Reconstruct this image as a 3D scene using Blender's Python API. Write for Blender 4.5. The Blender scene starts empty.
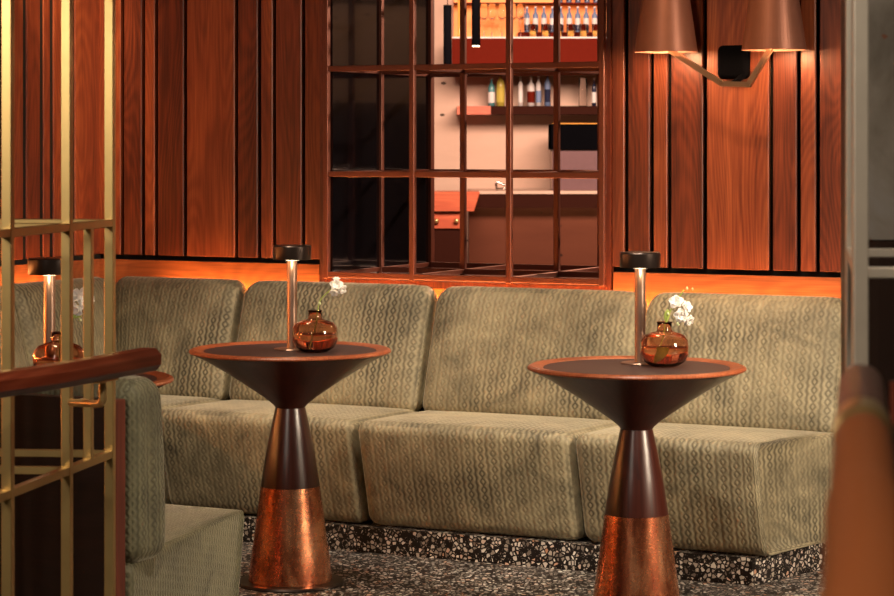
import bpy, bmesh, math, random
from mathutils import Vector, Matrix
random.seed(7)
sc = bpy.context.scene
COL = sc.collection
F = 2394.0; HY = 145.0; HZ = 1.33           # focal length in pixels, horizon row, eye height

# ------------------------------------------------------------------ camera
cam_d = bpy.data.cameras.new('camera'); cam = bpy.data.objects.new('camera', cam_d); COL.objects.link(cam)
cam.location = (0, 0, HZ); cam.rotation_euler = (math.pi/2, 0, 0)
cam_d.sensor_width = 36; cam_d.lens = F/894*36
cam_d.shift_y = -(298-HY)/894
cam_d.clip_start = 0.05; cam_d.clip_end = 100
cam_d.dof.use_dof = True; cam_d.dof.focus_distance = 7.1; cam_d.dof.aperture_fstop = 12
sc.camera = cam

# ------------------------------------------------------------------ world and exposure
w = bpy.data.worlds.new('world'); sc.world = w; w.use_nodes = True
w.node_tree.nodes['Background'].inputs[0].default_value = (1.0, 0.72, 0.5, 1)
w.node_tree.nodes['Background'].inputs[1].default_value = 0.02
vs = sc.view_settings
sc.display_settings.display_device = 'sRGB'
vs.view_transform = 'Standard'; vs.look = 'None'; vs.exposure = 0.1; vs.gamma = 1.0; vs.use_curve_mapping = False

# local frame of the seating corner: U runs along the main wall, C is the distance towards it
NV = Vector((0.4472, 0.8944, 0)); UV_ = Vector((0.8944, -0.4472, 0))
def L(U, C, z=0.0): return UV_*U + NV*C + Vector((0, 0, z))
def U_at(px, C):
    t = (px-447)/F; Y = C/(0.8944+0.4472*t); X = t*Y
    return X*0.8944 - Y*0.4472
def C_at(px, U):
    t = (px-447)/F
    return (-U*0.8944 - t*U*0.4472)/(0.4472-0.8944*t)
def W(px, py, Y): return Vector(((px-447)/F*Y, Y, HZ-(py-HY)/F*Y))

# ------------------------------------------------------------------ lights
def area(name, loc, target, size, power, color, sy=None, spread=180):
    d = bpy.data.lights.new(name, 'AREA'); d.energy = power; d.color = color; d.size = size
    if sy: d.shape = 'RECTANGLE'; d.size_y = sy
    d.spread = math.radians(spread)
    o = bpy.data.objects.new(name, d); COL.objects.link(o); o.location = loc
    o.rotation_euler = (Vector(target)-Vector(loc)).to_track_quat('-Z', 'Y').to_euler(); return o
def spot(name, loc, target, power, color, angle=50, blend=.6, rad=.04):
    d = bpy.data.lights.new(name, 'SPOT'); d.energy = power; d.color = color
    d.spot_size = math.radians(angle); d.spot_blend = blend; d.shadow_soft_size = rad
    o = bpy.data.objects.new(name, d); COL.objects.link(o); o.location = loc
    o.rotation_euler = (Vector(target)-Vector(loc)).to_track_quat('-Z', 'Y').to_euler(); return o
WARM = (1.0, .80, .58); AMBER = (1.0, .58, .28); NEUT = (1.0, .88, .72)
# ceiling downlights over the seats
for i, (U, C, p) in enumerate([(-2.2, 5.2, 165), (-3.0, 5.2, 80), (-3.7, 5.2, 100), (-4.35, 5.3, 95)]):
    spot('downlight_or_fill', L(U, C, 2.75), L(U-.05, 6.85, .36 if U > -3.5 else .25), p, NEUT if U > -2.6 else WARM, 44 if U > -3.5 else 38, .9, .05)
for U in (-2.5, -3.35, -4.1):
    spot('downlight_or_fill', L(U, 6.5, 2.75), L(U, 7.0, .5), 46, NEUT, 46, .8, .05)
spot('downlight_or_fill', L(-4.9, 6.7, 2.75), L(-5.27, 7.45, 1.65), 150, AMBER, 32, 1, .05)
spot('downlight_or_fill', L(-2.75, 6.4, 2.75), L(-2.65, 7.55, 1.15), 90, AMBER, 40, 1, .05)  # added spot, brightens the right wall boards
spot('downlight_or_fill', Vector((.3, 4.3, 2.75)), Vector((-.55, 5.3, .35)), 72, NEUT, 40, .7, .06)
spot('downlight_or_fill', Vector((.1, 2.6, 2.75)), Vector((-.74, 4.40, .25)), 170, WARM, 25, .9, .06)  # added spot, narrowed to the lower brass posts
spot('downlight_or_fill', Vector((.5, 1.9, 2.75)), Vector((.78, 3.2, 1.3)), 110, NEUT, 60, .7, .06)  # added spot to light the right lattice screen
spot('downlight_or_fill', Vector((-.2, .6, 2.7)), Vector((.30, 1.6, 1.1)), 60, WARM, 60, .7, .06)
area('fill_light_right', (3.3, 4.6, 1.9), (0.0, 7.0, .2), .6, 36, WARM, 1.4, 75)  # unseen fill, added for the broad highlight on the copper cones
area('fill_light_left', (-1.9, 2.4, 2.2), (-.1, 7.2, .6), .16, 30, NEUT, 1.3)  # unseen narrow fill, added for the thin streak on the cones
# bar room beyond the lattice
area('bar_ceiling_light', (1.0, 12.6, 3.0), (.6, 17.2, 1.3), 3.0, 150, (1.0, .66, .50), 1.0, 110)
spot('bar_downlight', Vector((3.4, 11.2, 3.2)), Vector((.1, 8.6, 1.3)), 1100, (1, .62, .42), 34, .8, .06)
area('bar_reflection_fill', (4.9, 13.0, 3.2), (6.0, 13.0, 1.9), 2.0, 18, (1.0, .62, .38), .3)  # unseen, added to light the wall patch mirrored in the black lining

# ------------------------------------------------------------------ node helpers
def mat(name):
    m = bpy.data.materials.new(name); m.use_nodes = True
    nt = m.node_tree; return m, nt, nt.nodes['Principled BSDF']
def nn(nt, t, **kw):
    n = nt.nodes.new(t)
    for k, v in kw.items(): setattr(n, k, v)
    return n
def put(nt, sock, v):
    if hasattr(v, 'is_output'): nt.links.new(v, sock)
    else: sock.default_value = v
def mth(nt, op, a, b=None, c=None, clamp=False):
    n = nn(nt, 'ShaderNodeMath', operation=op); n.use_clamp = clamp
    put(nt, n.inputs[0], a)
    if b is not None: put(nt, n.inputs[1], b)
    if c is not None: put(nt, n.inputs[2], c)
    return n.outputs[0]
def vm(nt, op, a, b=None):
    n = nn(nt, 'ShaderNodeVectorMath', operation=op); put(nt, n.inputs[0], a)
    if b is not None: put(nt, n.inputs[1], b)
    return n.outputs['Value'] if op in ('DOT_PRODUCT', 'LENGTH') else n.outputs[0]
def mix(nt, f, a, b, bt='MIX'):
    n = nn(nt, 'ShaderNodeMix', data_type='RGBA', blend_type=bt)
    put(nt, n.inputs[0], f); put(nt, n.inputs[6], a); put(nt, n.inputs[7], b); return n.outputs[2]
def noise(nt, vec, scale, detail=4, rough=.55, dist=0):
    n = nn(nt, 'ShaderNodeTexNoise'); put(nt, n.inputs['Vector'], vec)
    n.inputs['Scale'].default_value = scale; n.inputs['Detail'].default_value = detail
    n.inputs['Roughness'].default_value = rough; n.inputs['Distortion'].default_value = dist
    return n.outputs['Fac']
def ramp(nt, f, stops):
    n = nn(nt, 'ShaderNodeValToRGB'); put(nt, n.inputs[0], f); e = n.color_ramp.elements
    while len(e) < len(stops): e.new(.5)
    for el, (p, c) in zip(e, stops): el.position = p; el.color = (*c, 1) if len(c) == 3 else c
    return n.outputs[0]
def bump(nt, h, strength, dist, bsdf):
    n = nn(nt, 'ShaderNodeBump'); n.inputs['Strength'].default_value = strength; n.inputs['Distance'].default_value = dist
    put(nt, n.inputs['Height'], h); nt.links.new(n.outputs[0], bsdf.inputs['Normal'])
def uvc(nt): return nn(nt, 'ShaderNodeTexCoord').outputs['UV']
def obc(nt): return nn(nt, 'ShaderNodeTexCoord').outputs['Object']

def plain(name, col, rough=.5, metal=0, emit=None, estr=0, coat=0, spec=.5):
    m, nt, b = mat(name)
    c = obc(nt); n = noise(nt, c, 30, 3)
    dk = tuple(x*.82 for x in col); 
    nt.links.new(mix(nt, n, (*dk, 1), (*col, 1)), b.inputs['Base Color'])
    b.inputs['Roughness'].default_value = rough; b.inputs['Metallic'].default_value = metal
    b.inputs['Coat Weight'].default_value = coat; b.inputs['Specular IOR Level'].default_value = spec
    if emit: b.inputs['Emission Color'].default_value = (*emit, 1); b.inputs['Emission Strength'].default_value = estr
    return m

def wood(name, dark, mid, light, rough=.42, coat=.15, island=True, gs=1.0, horiz=False):
    m, nt, b = mat(name)
    uv = uvc(nt)
    sx = nn(nt, 'ShaderNodeSeparateXYZ'); nt.links.new(uv, sx.inputs[0])
    x, y = sx.outputs[0], sx.outputs[1]
    if horiz: x, y = y, x
    rnd = nn(nt, 'ShaderNodeNewGeometry').outputs['Random Per Island'] if island else 0.37
    r10 = mth(nt, 'MULTIPLY', rnd, 37.0)
    cb = nn(nt, 'ShaderNodeCombineXYZ')
    put(nt, cb.inputs[0], mth(nt, 'MULTIPLY_ADD', x, 5.5*gs, r10)); put(nt, cb.inputs[1], mth(nt, 'MULTIPLY', y, .9*gs)); put(nt, cb.inputs[2], r10)
    n1 = noise(nt, cb.outputs[0], 1.0, 1.5, .4)
    rings = mth(nt, 'MULTIPLY_ADD', mth(nt, 'SINE', mth(nt, 'MULTIPLY', n1, 190)), .5, .5)
    c2 = nn(nt, 'ShaderNodeCombineXYZ')
    put(nt, c2.inputs[0], mth(nt, 'MULTIPLY', x, 190*gs)); put(nt, c2.inputs[1], mth(nt, 'MULTIPLY', y, 5*gs)); put(nt, c2.inputs[2], r10)
    fib = noise(nt, c2.outputs[0], 1.0, 3, .6)
    c3 = nn(nt, 'ShaderNodeCombineXYZ')
    put(nt, c3.inputs[0], mth(nt, 'MULTIPLY', x, 22*gs)); put(nt, c3.inputs[1], mth(nt, 'MULTIPLY', y, 1.3*gs)); put(nt, c3.inputs[2], r10)
    str_ = noise(nt, c3.outputs[0], 1.0, 3, .5)
    f = mth(nt, 'ADD', mth(nt, 'MULTIPLY', rings, .11), mth(nt, 'MULTIPLY', fib, .50))
    f = mth(nt, 'ADD', f, mth(nt, 'MULTIPLY', str_, .50))
    f = mth(nt, 'ADD', f, mth(nt, 'MULTIPLY_ADD', rnd, .26, -.21)) if island else mth(nt, 'ADD', f, -.08)
    nt.links.new(ramp(nt, f, [(.22, dark), (.52, mid), (.85, light)]), b.inputs['Base Color'])
    b.inputs['Roughness'].default_value = rough; b.inputs['Coat Weight'].default_value = coat; b.inputs['Coat Roughness'].default_value = .25
    bump(nt, fib, .12, .001, b)
    return m

def velvet(name, base, lite, sc_=.0262):
    m, nt, b = mat(name)
    uv = uvc(nt)
    cr = 1.7320508
    wob = nn(nt, 'ShaderNodeTexNoise'); nt.links.new(uv, wob.inputs['Vector']); wob.inputs['Scale'].default_value = 12
    wv = vm(nt, 'MULTIPLY', vm(nt, 'SUBTRACT', wob.outputs['Color'], (.5, .5, .5)), (.008, .006, 0))
    sx = nn(nt, 'ShaderNodeSeparateXYZ'); nt.links.new(vm(nt, 'ADD', uv, wv), sx.inputs[0])
    xx = mth(nt, 'MULTIPLY', sx.outputs[0], 1/(sc_*1.72)); yy = mth(nt, 'MULTIPLY', sx.outputs[1], 1/sc_)
    col_i = mth(nt, 'FLOOR', mth(nt, 'ADD', xx, .5))
    tt = mth(nt, 'ABSOLUTE', mth(nt, 'SUBTRACT', xx, col_i))
    ph = mth(nt, 'MULTIPLY', mth(nt, 'COSINE', mth(nt, 'MULTIPLY', mth(nt, 'MULTIPLY_ADD', col_i, .37, yy), 6.2832)), .27)
    ph = mth(nt, 'MULTIPLY', ph, mth(nt, 'MULTIPLY_ADD', tt, -1.5, 1.0))
    ph = mth(nt, 'SUBTRACT', mth(nt, 'MULTIPLY', tt, 2.5), ph)
    line = mth(nt, 'MULTIPLY_ADD', mth(nt, 'COSINE', mth(nt, 'MULTIPLY', mth(nt, 'ADD', ph, .27), 6.2832)), .5, .5)
    line = mth(nt, 'POWER', line, .75)
    big = noise(nt, uv, 3.2, 4, .6, .5)
    vis = nn(nt, 'ShaderNodeMapRange'); put(nt, vis.inputs[0], big); vis.inputs[1].default_value = .35; vis.inputs[2].default_value = .62
    vis.inputs[3].default_value = .25; vis.inputs[4].default_value = 1.0
    fine = noise(nt, uv, 420, 2, .6)
    med = noise(nt, uv, 60, 4, .7)
    f = mth(nt, 'MULTIPLY', mth(nt, 'SUBTRACT', 1.0, line), vis.outputs[0])
    col = mix(nt, f, (*lite, 1), (*base, 1))
    col = mix(nt, mth(nt, 'MULTIPLY', mth(nt, 'SUBTRACT', 1.0, vis.outputs[0]), .6), col, (lite[0]*1.0, lite[1]*.95, lite[2]*.88, 1))
    col = mix(nt, mth(nt, 'MULTIPLY', med, .45), col, (*[x*.55 for x in base], 1))
    col = mix(nt, mth(nt, 'MULTIPLY', fine, .22), col, (*[x*1.3 for x in lite], 1))
    blot = noise(nt, vm(nt, 'ADD', uv, (7.3, 2.1, 0)), 6.5, 5, .65, 1.2)
    bl = nn(nt, 'ShaderNodeMapRange'); put(nt, bl.inputs[0], blot); bl.inputs[1].default_value = .3; bl.inputs[2].default_value = .7; bl.inputs[3].default_value = .50; bl.inputs[4].default_value = 1.30
    col = vm(nt, 'MULTIPLY', col, bl.outputs[0])
    nt.links.new(col, b.inputs['Base Color'])
    b.inputs['Roughness'].default_value = .62
    b.inputs['Sheen Weight'].default_value = .5; b.inputs['Sheen Roughness'].default_value = .35; b.inputs['Sheen Tint'].default_value = (1, .93, .75, 1)
    hgt = mth(nt, 'ADD', mth(nt, 'MULTIPLY', line, .8), mth(nt, 'MULTIPLY', fine, .35))
    hgt = mth(nt, 'ADD', hgt, mth(nt, 'MULTIPLY', med, .5))
    bump(nt, hgt, .55, .003, b)
    return m

def terrazzo(name, scale, gap, dark, fillf=.72):
    m, nt, b = mat(name)
    uv = obc(nt)
    n = nn(nt, 'ShaderNodeTexVoronoi', feature='DISTANCE_TO_EDGE'); put(nt, n.inputs['Vector'], uv); n.inputs['Scale'].default_value = scale
    n2 = nn(nt, 'ShaderNodeTexVoronoi', feature='F1'); put(nt, n2.inputs['Vector'], uv); n2.inputs['Scale'].default_value = scale
    s = nn(nt, 'ShaderNodeSeparateColor'); nt.links.new(n2.outputs['Color'], s.inputs[0])
    thr = mth(nt, 'MULTIPLY_ADD', s.outputs[1], .10, gap)
    chip = mth(nt, 'GREATER_THAN', n.outputs['Distance'], thr)
    chip = mth(nt, 'MULTIPLY', chip, mth(nt, 'LESS_THAN', s.outputs[0], fillf))
    cc = ramp(nt, s.outputs[2], [(0, (.16, .13, .11)), (.35, (.42, .36, .30)), (.6, (.62, .56, .50)), (.85, (.80, .75, .68)), (1, (.55, .28, .16))])
    sm = nn(nt, 'ShaderNodeTexVoronoi', feature='F1'); put(nt, sm.inputs['Vector'], uv); sm.inputs['Scale'].default_value = scale*3.2
    s3 = nn(nt, 'ShaderNodeSeparateColor'); nt.links.new(sm.outputs['Color'], s3.inputs[0])
    tiny = mth(nt, 'MULTIPLY', mth(nt, 'LESS_THAN', sm.outputs['Distance'], .30), mth(nt, 'GREATER_THAN', s3.outputs[0], .72))
    base = mix(nt, tiny, (*dark, 1), (.34, .29, .25, 1))
    nt.links.new(mix(nt, chip, base, cc), b.inputs['Base Color'])
    b.inputs['Roughness'].default_value = .5; b.inputs['Specular IOR Level'].default_value = .3
    return m

def copper(name):
    m, nt, b = mat(name)
    o = obc(nt)
    st = vm(nt, 'MULTIPLY', o, (14, 14, 3.5))
    n1 = noise(nt, st, 1.0, 6, .65, .8)
    n2 = noise(nt, o, 90, 4, .7)
    c = ramp(nt, n1, [(.32, (.20, .04, .022)), (.47, (.52, .16, .07)), (.6, (.92, .40, .20)), (.75, (1.0, .58, .34))])
    c = mix(nt, mth(nt, 'MULTIPLY', n2, .28), c, (.30, .09, .045, 1))
    nt.links.new(c, b.inputs['Base Color']); b.inputs['Metallic'].default_value = .92
    rr = nn(nt, 'ShaderNodeMapRange'); put(nt, rr.inputs[0], n2); rr.inputs[3].default_value = .20; rr.inputs[4].default_value = .33
    nt.links.new(rr.outputs[0], b.inputs['Roughness'])
    bump(nt, n2, .02, .001, b)
    return m

def stone(name, c1, c2, rough=.6):
    m, nt, b = mat(name)
    o = obc(nt)
    n1 = noise(nt, vm(nt, 'MULTIPLY', o, (1.2, 1.2, 5)), 1.0, 7, .65, .6)
    pit = nn(nt, 'ShaderNodeTexVoronoi', feature='F1'); put(nt, pit.inputs['Vector'], vm(nt, 'MULTIPLY', o, (6, 6, 11))); pit.inputs['Scale'].default_value = 1
    s = nn(nt, 'ShaderNodeSeparateColor'); nt.links.new(pit.outputs['Color'], s.inputs[0])
    pm = mth(nt, 'MULTIPLY', mth(nt, 'LESS_THAN', pit.outputs['Distance'], .12), mth(nt, 'GREATER_THAN', s.outputs[0], .6))
    c = mix(nt, n1, (*c1, 1), (*c2, 1))
    nt.links.new(mix(nt, pm, c, (*[x*.2 for x in c1], 1)), b.inputs['Base Color']); b.inputs['Roughness'].default_value = rough; b.inputs['Specular IOR Level'].default_value = .12
    return m

def patina(name):
    m, nt, b = mat(name)
    o = obc(nt)
    n1 = noise(nt, vm(nt, 'MULTIPLY', o, (5, 5, 3)), 1.0, 6, .6, .4)
    c = ramp(nt, n1, [(.3, (.10, .075, .05)), (.5, (.24, .20, .16)), (.68, (.33, .30, .29))])
    n2 = noise(nt, o, 16, 3, .6)
    c = mix(nt, mth(nt, 'MULTIPLY', mth(nt, 'GREATER_THAN', n2, .69), .8), c, (.22, .07, .03, 1))
    nt.links.new(c, b.inputs['Base Color']); b.inputs['Roughness'].default_value = .42; b.inputs['Metallic'].default_value = .35
    return m

def glassm(name, col, rough=.02, ior=1.45):
    m, nt, b = mat(name)
    b.inputs['Base Color'].default_value = (*col, 1); b.inputs['Transmission Weight'].default_value = 1
    b.inputs['Roughness'].default_value = rough; b.inputs['IOR'].default_value = ior
    return m
def petalm():
    m, nt, b = mat('white_petal')
    n = noise(nt, obc(nt), 60, 3)
    nt.links.new(mix(nt, n, (1, .97, .92, 1), (.95, .88, .82, 1)), b.inputs['Base Color'])
    b.inputs['Roughness'].default_value = .6; b.inputs['Subsurface Weight'].default_value = .15
    b.inputs['Subsurface Radius'].default_value = (.005, .004, .003)
    return m

M = dict(
    walnut=wood('walnut_board', (.060, .012, .006), (.20, .044, .018), (.40, .115, .042)),
    band=wood('walnut_band', (.16, .045, .018), (.32, .10, .035), (.5, .18, .06), island=False, horiz=True),
    casing=wood('mahogany_casing', (.06, .012, .006), (.17, .035, .016), (.28, .07, .03), island=False),
    darkwood=wood('dark_stained_wood', (.006, .003, .002), (.016, .006, .004), (.035, .012, .008), rough=.4, island=False, horiz=True),
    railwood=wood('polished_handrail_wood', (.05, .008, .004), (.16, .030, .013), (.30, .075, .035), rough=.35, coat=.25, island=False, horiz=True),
    nearwood=wood('lit_handrail_wood', (.22, .045, .010), (.42, .12, .03), (.62, .21, .06), rough=.5, coat=.0, island=False, horiz=True),  # lighter copy of the rail wood, stands for its lit near part
    conewood=wood('dark_walnut_veneer', (.014, .003, .002), (.050, .010, .006), (.10, .025, .014), rough=.3, coat=.22, island=False, gs=.8),
    rim=wood('oiled_walnut_edge', (.16, .035, .014), (.38, .10, .038), (.55, .19, .08), rough=.35, island=False, gs=2),
    top=plain('brown_leather_top', (.060, .032, .028), .5),
    seam=plain('black_joint', (.004, .003, .003), .8),
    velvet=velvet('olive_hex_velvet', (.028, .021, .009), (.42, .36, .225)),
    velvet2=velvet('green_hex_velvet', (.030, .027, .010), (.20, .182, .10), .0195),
    terr=terrazzo('terrazzo_plinth', 72, .11, (.008, .005, .004), .78),
    terrf=terrazzo('terrazzo_floor', 72, .10, (.010, .006, .005), .74),
    copper=copper('aged_copper'),
    brass=plain('champagne_brass', (.60, .41, .16), .36, .85),
    brassd=plain('pale_bronze', (.58, .49, .39), .45, .5),
    lattice=plain('bronze_red_lattice', (.21, .062, .036), .34, .4),
    shade=plain('bronze_lamp_shade', (.29, .12, .08), .40, .5),
    arm=plain('bronze_arm', (.36, .23, .14), .35, .8),
    lampstem=plain('bronze_lamp_stem', (.42, .27, .20), .33, .8),
    lamphead=plain('dark_bronze_lamp_head', (.055, .038, .032), .3, .75),
    black=plain('black_metal', (.003, .003, .004), .6, spec=0),
    matdark=plain('matt_dark_wood', (.035, .009, .005), .7, spec=.05),
    blackgloss=plain('black_lacquer', (.004, .004, .006), .11, 0, coat=.6, spec=.5),
    plaster=stone('travertine', (.52, .36, .27), (.70, .52, .42)),
    counterstone=stone('brown_travertine', (.085, .024, .012), (.15, .048, .024)),
    redlac=plain('oxblood_lacquer', (.13, .011, .004), .6, spec=.03),
    orangewood=wood('orange_veneer', (.36, .06, .03), (.55, .12, .05), (.7, .2, .09), island=False, horiz=True),
    patina=patina('aged_mirror_panel'),
    darkglass=plain('dark_tinted_panel', (.035, .020, .015), .12, .2, coat=.6),
    amber=glassm('amber_glass', (.93, .62, .47)),
    water=glassm('vase_water', (1, .88, .75), 0, 1.33),
    clear=glassm('clear_glass', (.97, .95, .94), .03, 1.12),
    bluelabel=plain('blue_bottle_label', (.16, .24, .42), .5),
    whitelabel=plain('white_bottle_label', (.75, .72, .70), .5),
    yellowglass=plain('yellow_bottle', (.55, .45, .08), .2),
    tealglass=plain('teal_bottle', (.10, .30, .32), .2),
    bottledark=plain('dark_bottle', (.02, .025, .06), .15),
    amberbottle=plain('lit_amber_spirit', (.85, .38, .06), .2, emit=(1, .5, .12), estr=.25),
    petal=petalm(), green=plain('stem_green', (.34, .42, .08), .5), bud=plain('pale_green_bud', (.62, .66, .35), .5),
    led=plain('amber_led_strip', (1, .5, .2), .5, emit=(1.0, .40, .10), estr=85),
    ledback=plain('orange_backlight', (1, .4, .1), .5, emit=(1.0, .15, .02), estr=.38),
    lampglow=plain('warm_lamp_diffuser', (1, .9, .75), .5, emit=(1.0, .78, .5), estr=7),
    screen=plain('mauve_appliance_panel', (.22, .13, .14), .25, .3),
    ceil=plain('dark_ceiling', (.10, .07, .055), .8),
    wallc=plain('dim_brown_wall', (.10, .05, .035), .7),
    chrome=plain('polished_steel', (.7, .66, .62), .15, 1),
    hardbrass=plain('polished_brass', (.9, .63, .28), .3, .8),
)

# ------------------------------------------------------------------ mesh helpers
def finish(name, bm, m, parent=None, smooth=False, loc=None):
    me = bpy.data.meshes.new(name); bmesh.ops.recalc_face_normals(bm, faces=bm.faces); bm.to_mesh(me); bm.free()
    if smooth:
        for p in me.polygons: p.use_smooth = True
    for x in (m if isinstance(m, (list, tuple)) else [m]): me.materials.append(M[x] if isinstance(x, str) else x)
    o = bpy.data.objects.new(name, me); COL.objects.link(o)
    if parent:
        o.parent = parent; o.matrix_parent_inverse = parent.matrix_basis.inverted()
    return o
def tag(o, label=None, cat=None, group=None, kind=None):
    if label: o['label'] = label
    if cat: o['category'] = cat
    if group: o['group'] = group
    if kind: o['kind'] = kind
    return o
def thing(name, loc, label, cat, group=None):
    o = bpy.data.objects.new(name, None); o.empty_display_size = .05; COL.objects.link(o)
    o.location = loc; o.matrix_basis = Matrix.Translation(Vector(loc))
    return tag(o, label, cat, group)
def dup(root, loc, label, group=None, rz=0):
    r = root.copy(); COL.objects.link(r); r.location = loc; r.rotation_euler = (0, 0, rz); r['label'] = label
    if group: r['group'] = group
    for ch in list(root.children):
        c = ch.copy(); COL.objects.link(c); c.parent = r
        for g in list(ch.children):
            d = g.copy(); COL.objects.link(d); d.parent = c
    return r
def add_hex(bm, c, uvf=None):
    """c: 8 corners, bottom four then top four"""
    v = [bm.verts.new(p) for p in c]
    fs = []
    for q in ((0, 3, 2, 1), (4, 5, 6, 7), (0, 1, 5, 4), (1, 2, 6, 5), (2, 3, 7, 6), (3, 0, 4, 7)):
        fs.append(bm.faces.new([v[i] for i in q]))
    lay = bm.loops.layers.uv.verify()
    for f in fs:
        f.normal_update(); n = f.normal
        nu, nc, nz = abs(n.dot(UV_)), abs(n.dot(NV)), abs(n.z)
        for l in f.loops:
            p = l.vert.co; U = p.dot(UV_); C = p.dot(NV)
            if nz >= nu and nz >= nc: l[lay].uv = (U, C)
            elif nc >= nu: l[lay].uv = (U, p.z)
            else: l[lay].uv = (C, p.z)
    return fs
def lbox(bm, U0, U1, C0, C1, z0, z1):
    return add_hex(bm, [L(U0, C0, z0), L(U1, C0, z0), L(U1, C1, z0), L(U0, C1, z0), L(U0, C0, z1), L(U1, C0, z1), L(U1, C1, z1), L(U0, C1, z1)])
def wbox(bm, x0, x1, y0, y1, z0, z1):
    V = Vector
    return add_hex(bm, [V((x0, y0, z0)), V((x1, y0, z0)), V((x1, y1, z0)), V((x0, y1, z0)), V((x0, y0, z1)), V((x1, y0, z1)), V((x1, y1, z1)), V((x0, y1, z1))])
def bar(bm, a, b, w, h=None, up=Vector((0, 0, 1)), side=None):
    """square bar from a to b"""
    a = Vector(a); b = Vector(b); h = h or w
    d = (b-a).normalized()
    if side is None:
        side = d.cross(up)
        if side.length < 1e-4: side = UV_.copy()
    side = side.normalized(); u = side.cross(d).normalized()
    c = []
    for e in (a, b):
        for sx, sy in ((-1, -1), (1, -1), (1, 1), (-1, 1)): c.append(e+side*(sx*w/2)+u*(sy*h/2))
    return add_hex(bm, c)
def bevel(bm, w, seg=2):
    bmesh.ops.bevel(bm, geom=list(bm.edges), offset=w, segments=seg, affect='EDGES', profile=.5)
def one(name, m, parent, fn, bev=0, seg=2, smooth=False):
    bm = bmesh.new(); fn(bm)
    if bev: bevel(bm, bev, seg)
    return finish(name, bm, m, parent, smooth)
def lathe(bm, prof, seg=48, c=(0, 0, 0), closed=False):
    lay = bm.loops.layers.uv.verify()
    rings = []
    for r, z in prof:
        if r < 1e-6: rings.append([bm.verts.new((c[0], c[1], c[2]+z))])
        else: rings.append([bm.verts.new((c[0]+r*math.cos(2*math.pi*i/seg), c[1]+r*math.sin(2*math.pi*i/seg), c[2]+z)) for i in range(seg)])
    pr = list(zip(range(len(rings)-1), range(1, len(rings))))
    if closed: pr.append((len(rings)-1, 0))
    for k, k2 in pr:
        A, B = rings[k], rings[k2]
        for i in range(seg):
            j = (i+1) % seg
            if len(A) == 1 and len(B) == 1: continue
            if len(A) == 1: vs_ = [A[0], B[j], B[i]]
            elif len(B) == 1: vs_ = [A[i], A[j], B[0]]
            else: vs_ = [A[i], A[j], B[j], B[i]]
            f = bm.faces.new(vs_)
            r0 = max(prof[k][0], prof[k2][0])
            for l in f.loops:
                ii = i if l.vert in (A[i % len(A)], B[i % len(B)]) else i+1
                l[lay].uv = (ii/seg*2*math.pi*max(r0, .03), l.vert.co.z)
def tube(bm, pts, r, seg=10, caps=True):
    pts = [Vector(p) for p in pts]; rs = r if isinstance(r, (list, tuple)) else [r]*len(pts)
    up = Vector((.13, .27, 1)).normalized(); rings = []
    for i, p in enumerate(pts):
        d = (pts[min(i+1, len(pts)-1)]-pts[max(i-1, 0)]).normalized()
        s = d.cross(up)
        if s.length < .05: s = d.cross(Vector((1, 0, 0)))
        s.normalize(); u = s.cross(d)
        rings.append([bm.verts.new(p+(s*math.cos(2*math.pi*k/seg)+u*math.sin(2*math.pi*k/seg))*rs[i]) for k in range(seg)])
    for A, B in zip(rings, rings[1:]):
        for k in range(seg): bm.faces.new([A[k], A[(k+1) % seg], B[(k+1) % seg], B[k]])
    if caps: bm.faces.new(rings[0]); bm.faces.new(rings[-1][::-1])
def smooth_path(pts, n=8):
    pts = [Vector(p) for p in pts]; out = []
    P = [pts[0]]+pts+[pts[-1]]
    for i in range(1, len(P)-2):
        for k in range(n):
            t = k/n; a, b, c, d = P[i-1], P[i], P[i+1], P[i+2]
            out.append(.5*((2*b)+(c-a)*t+(2*a-5*b+4*c-d)*t*t+(3*b-a-3*c+d)*t**3))
    out.append(pts[-1]); return out

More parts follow.
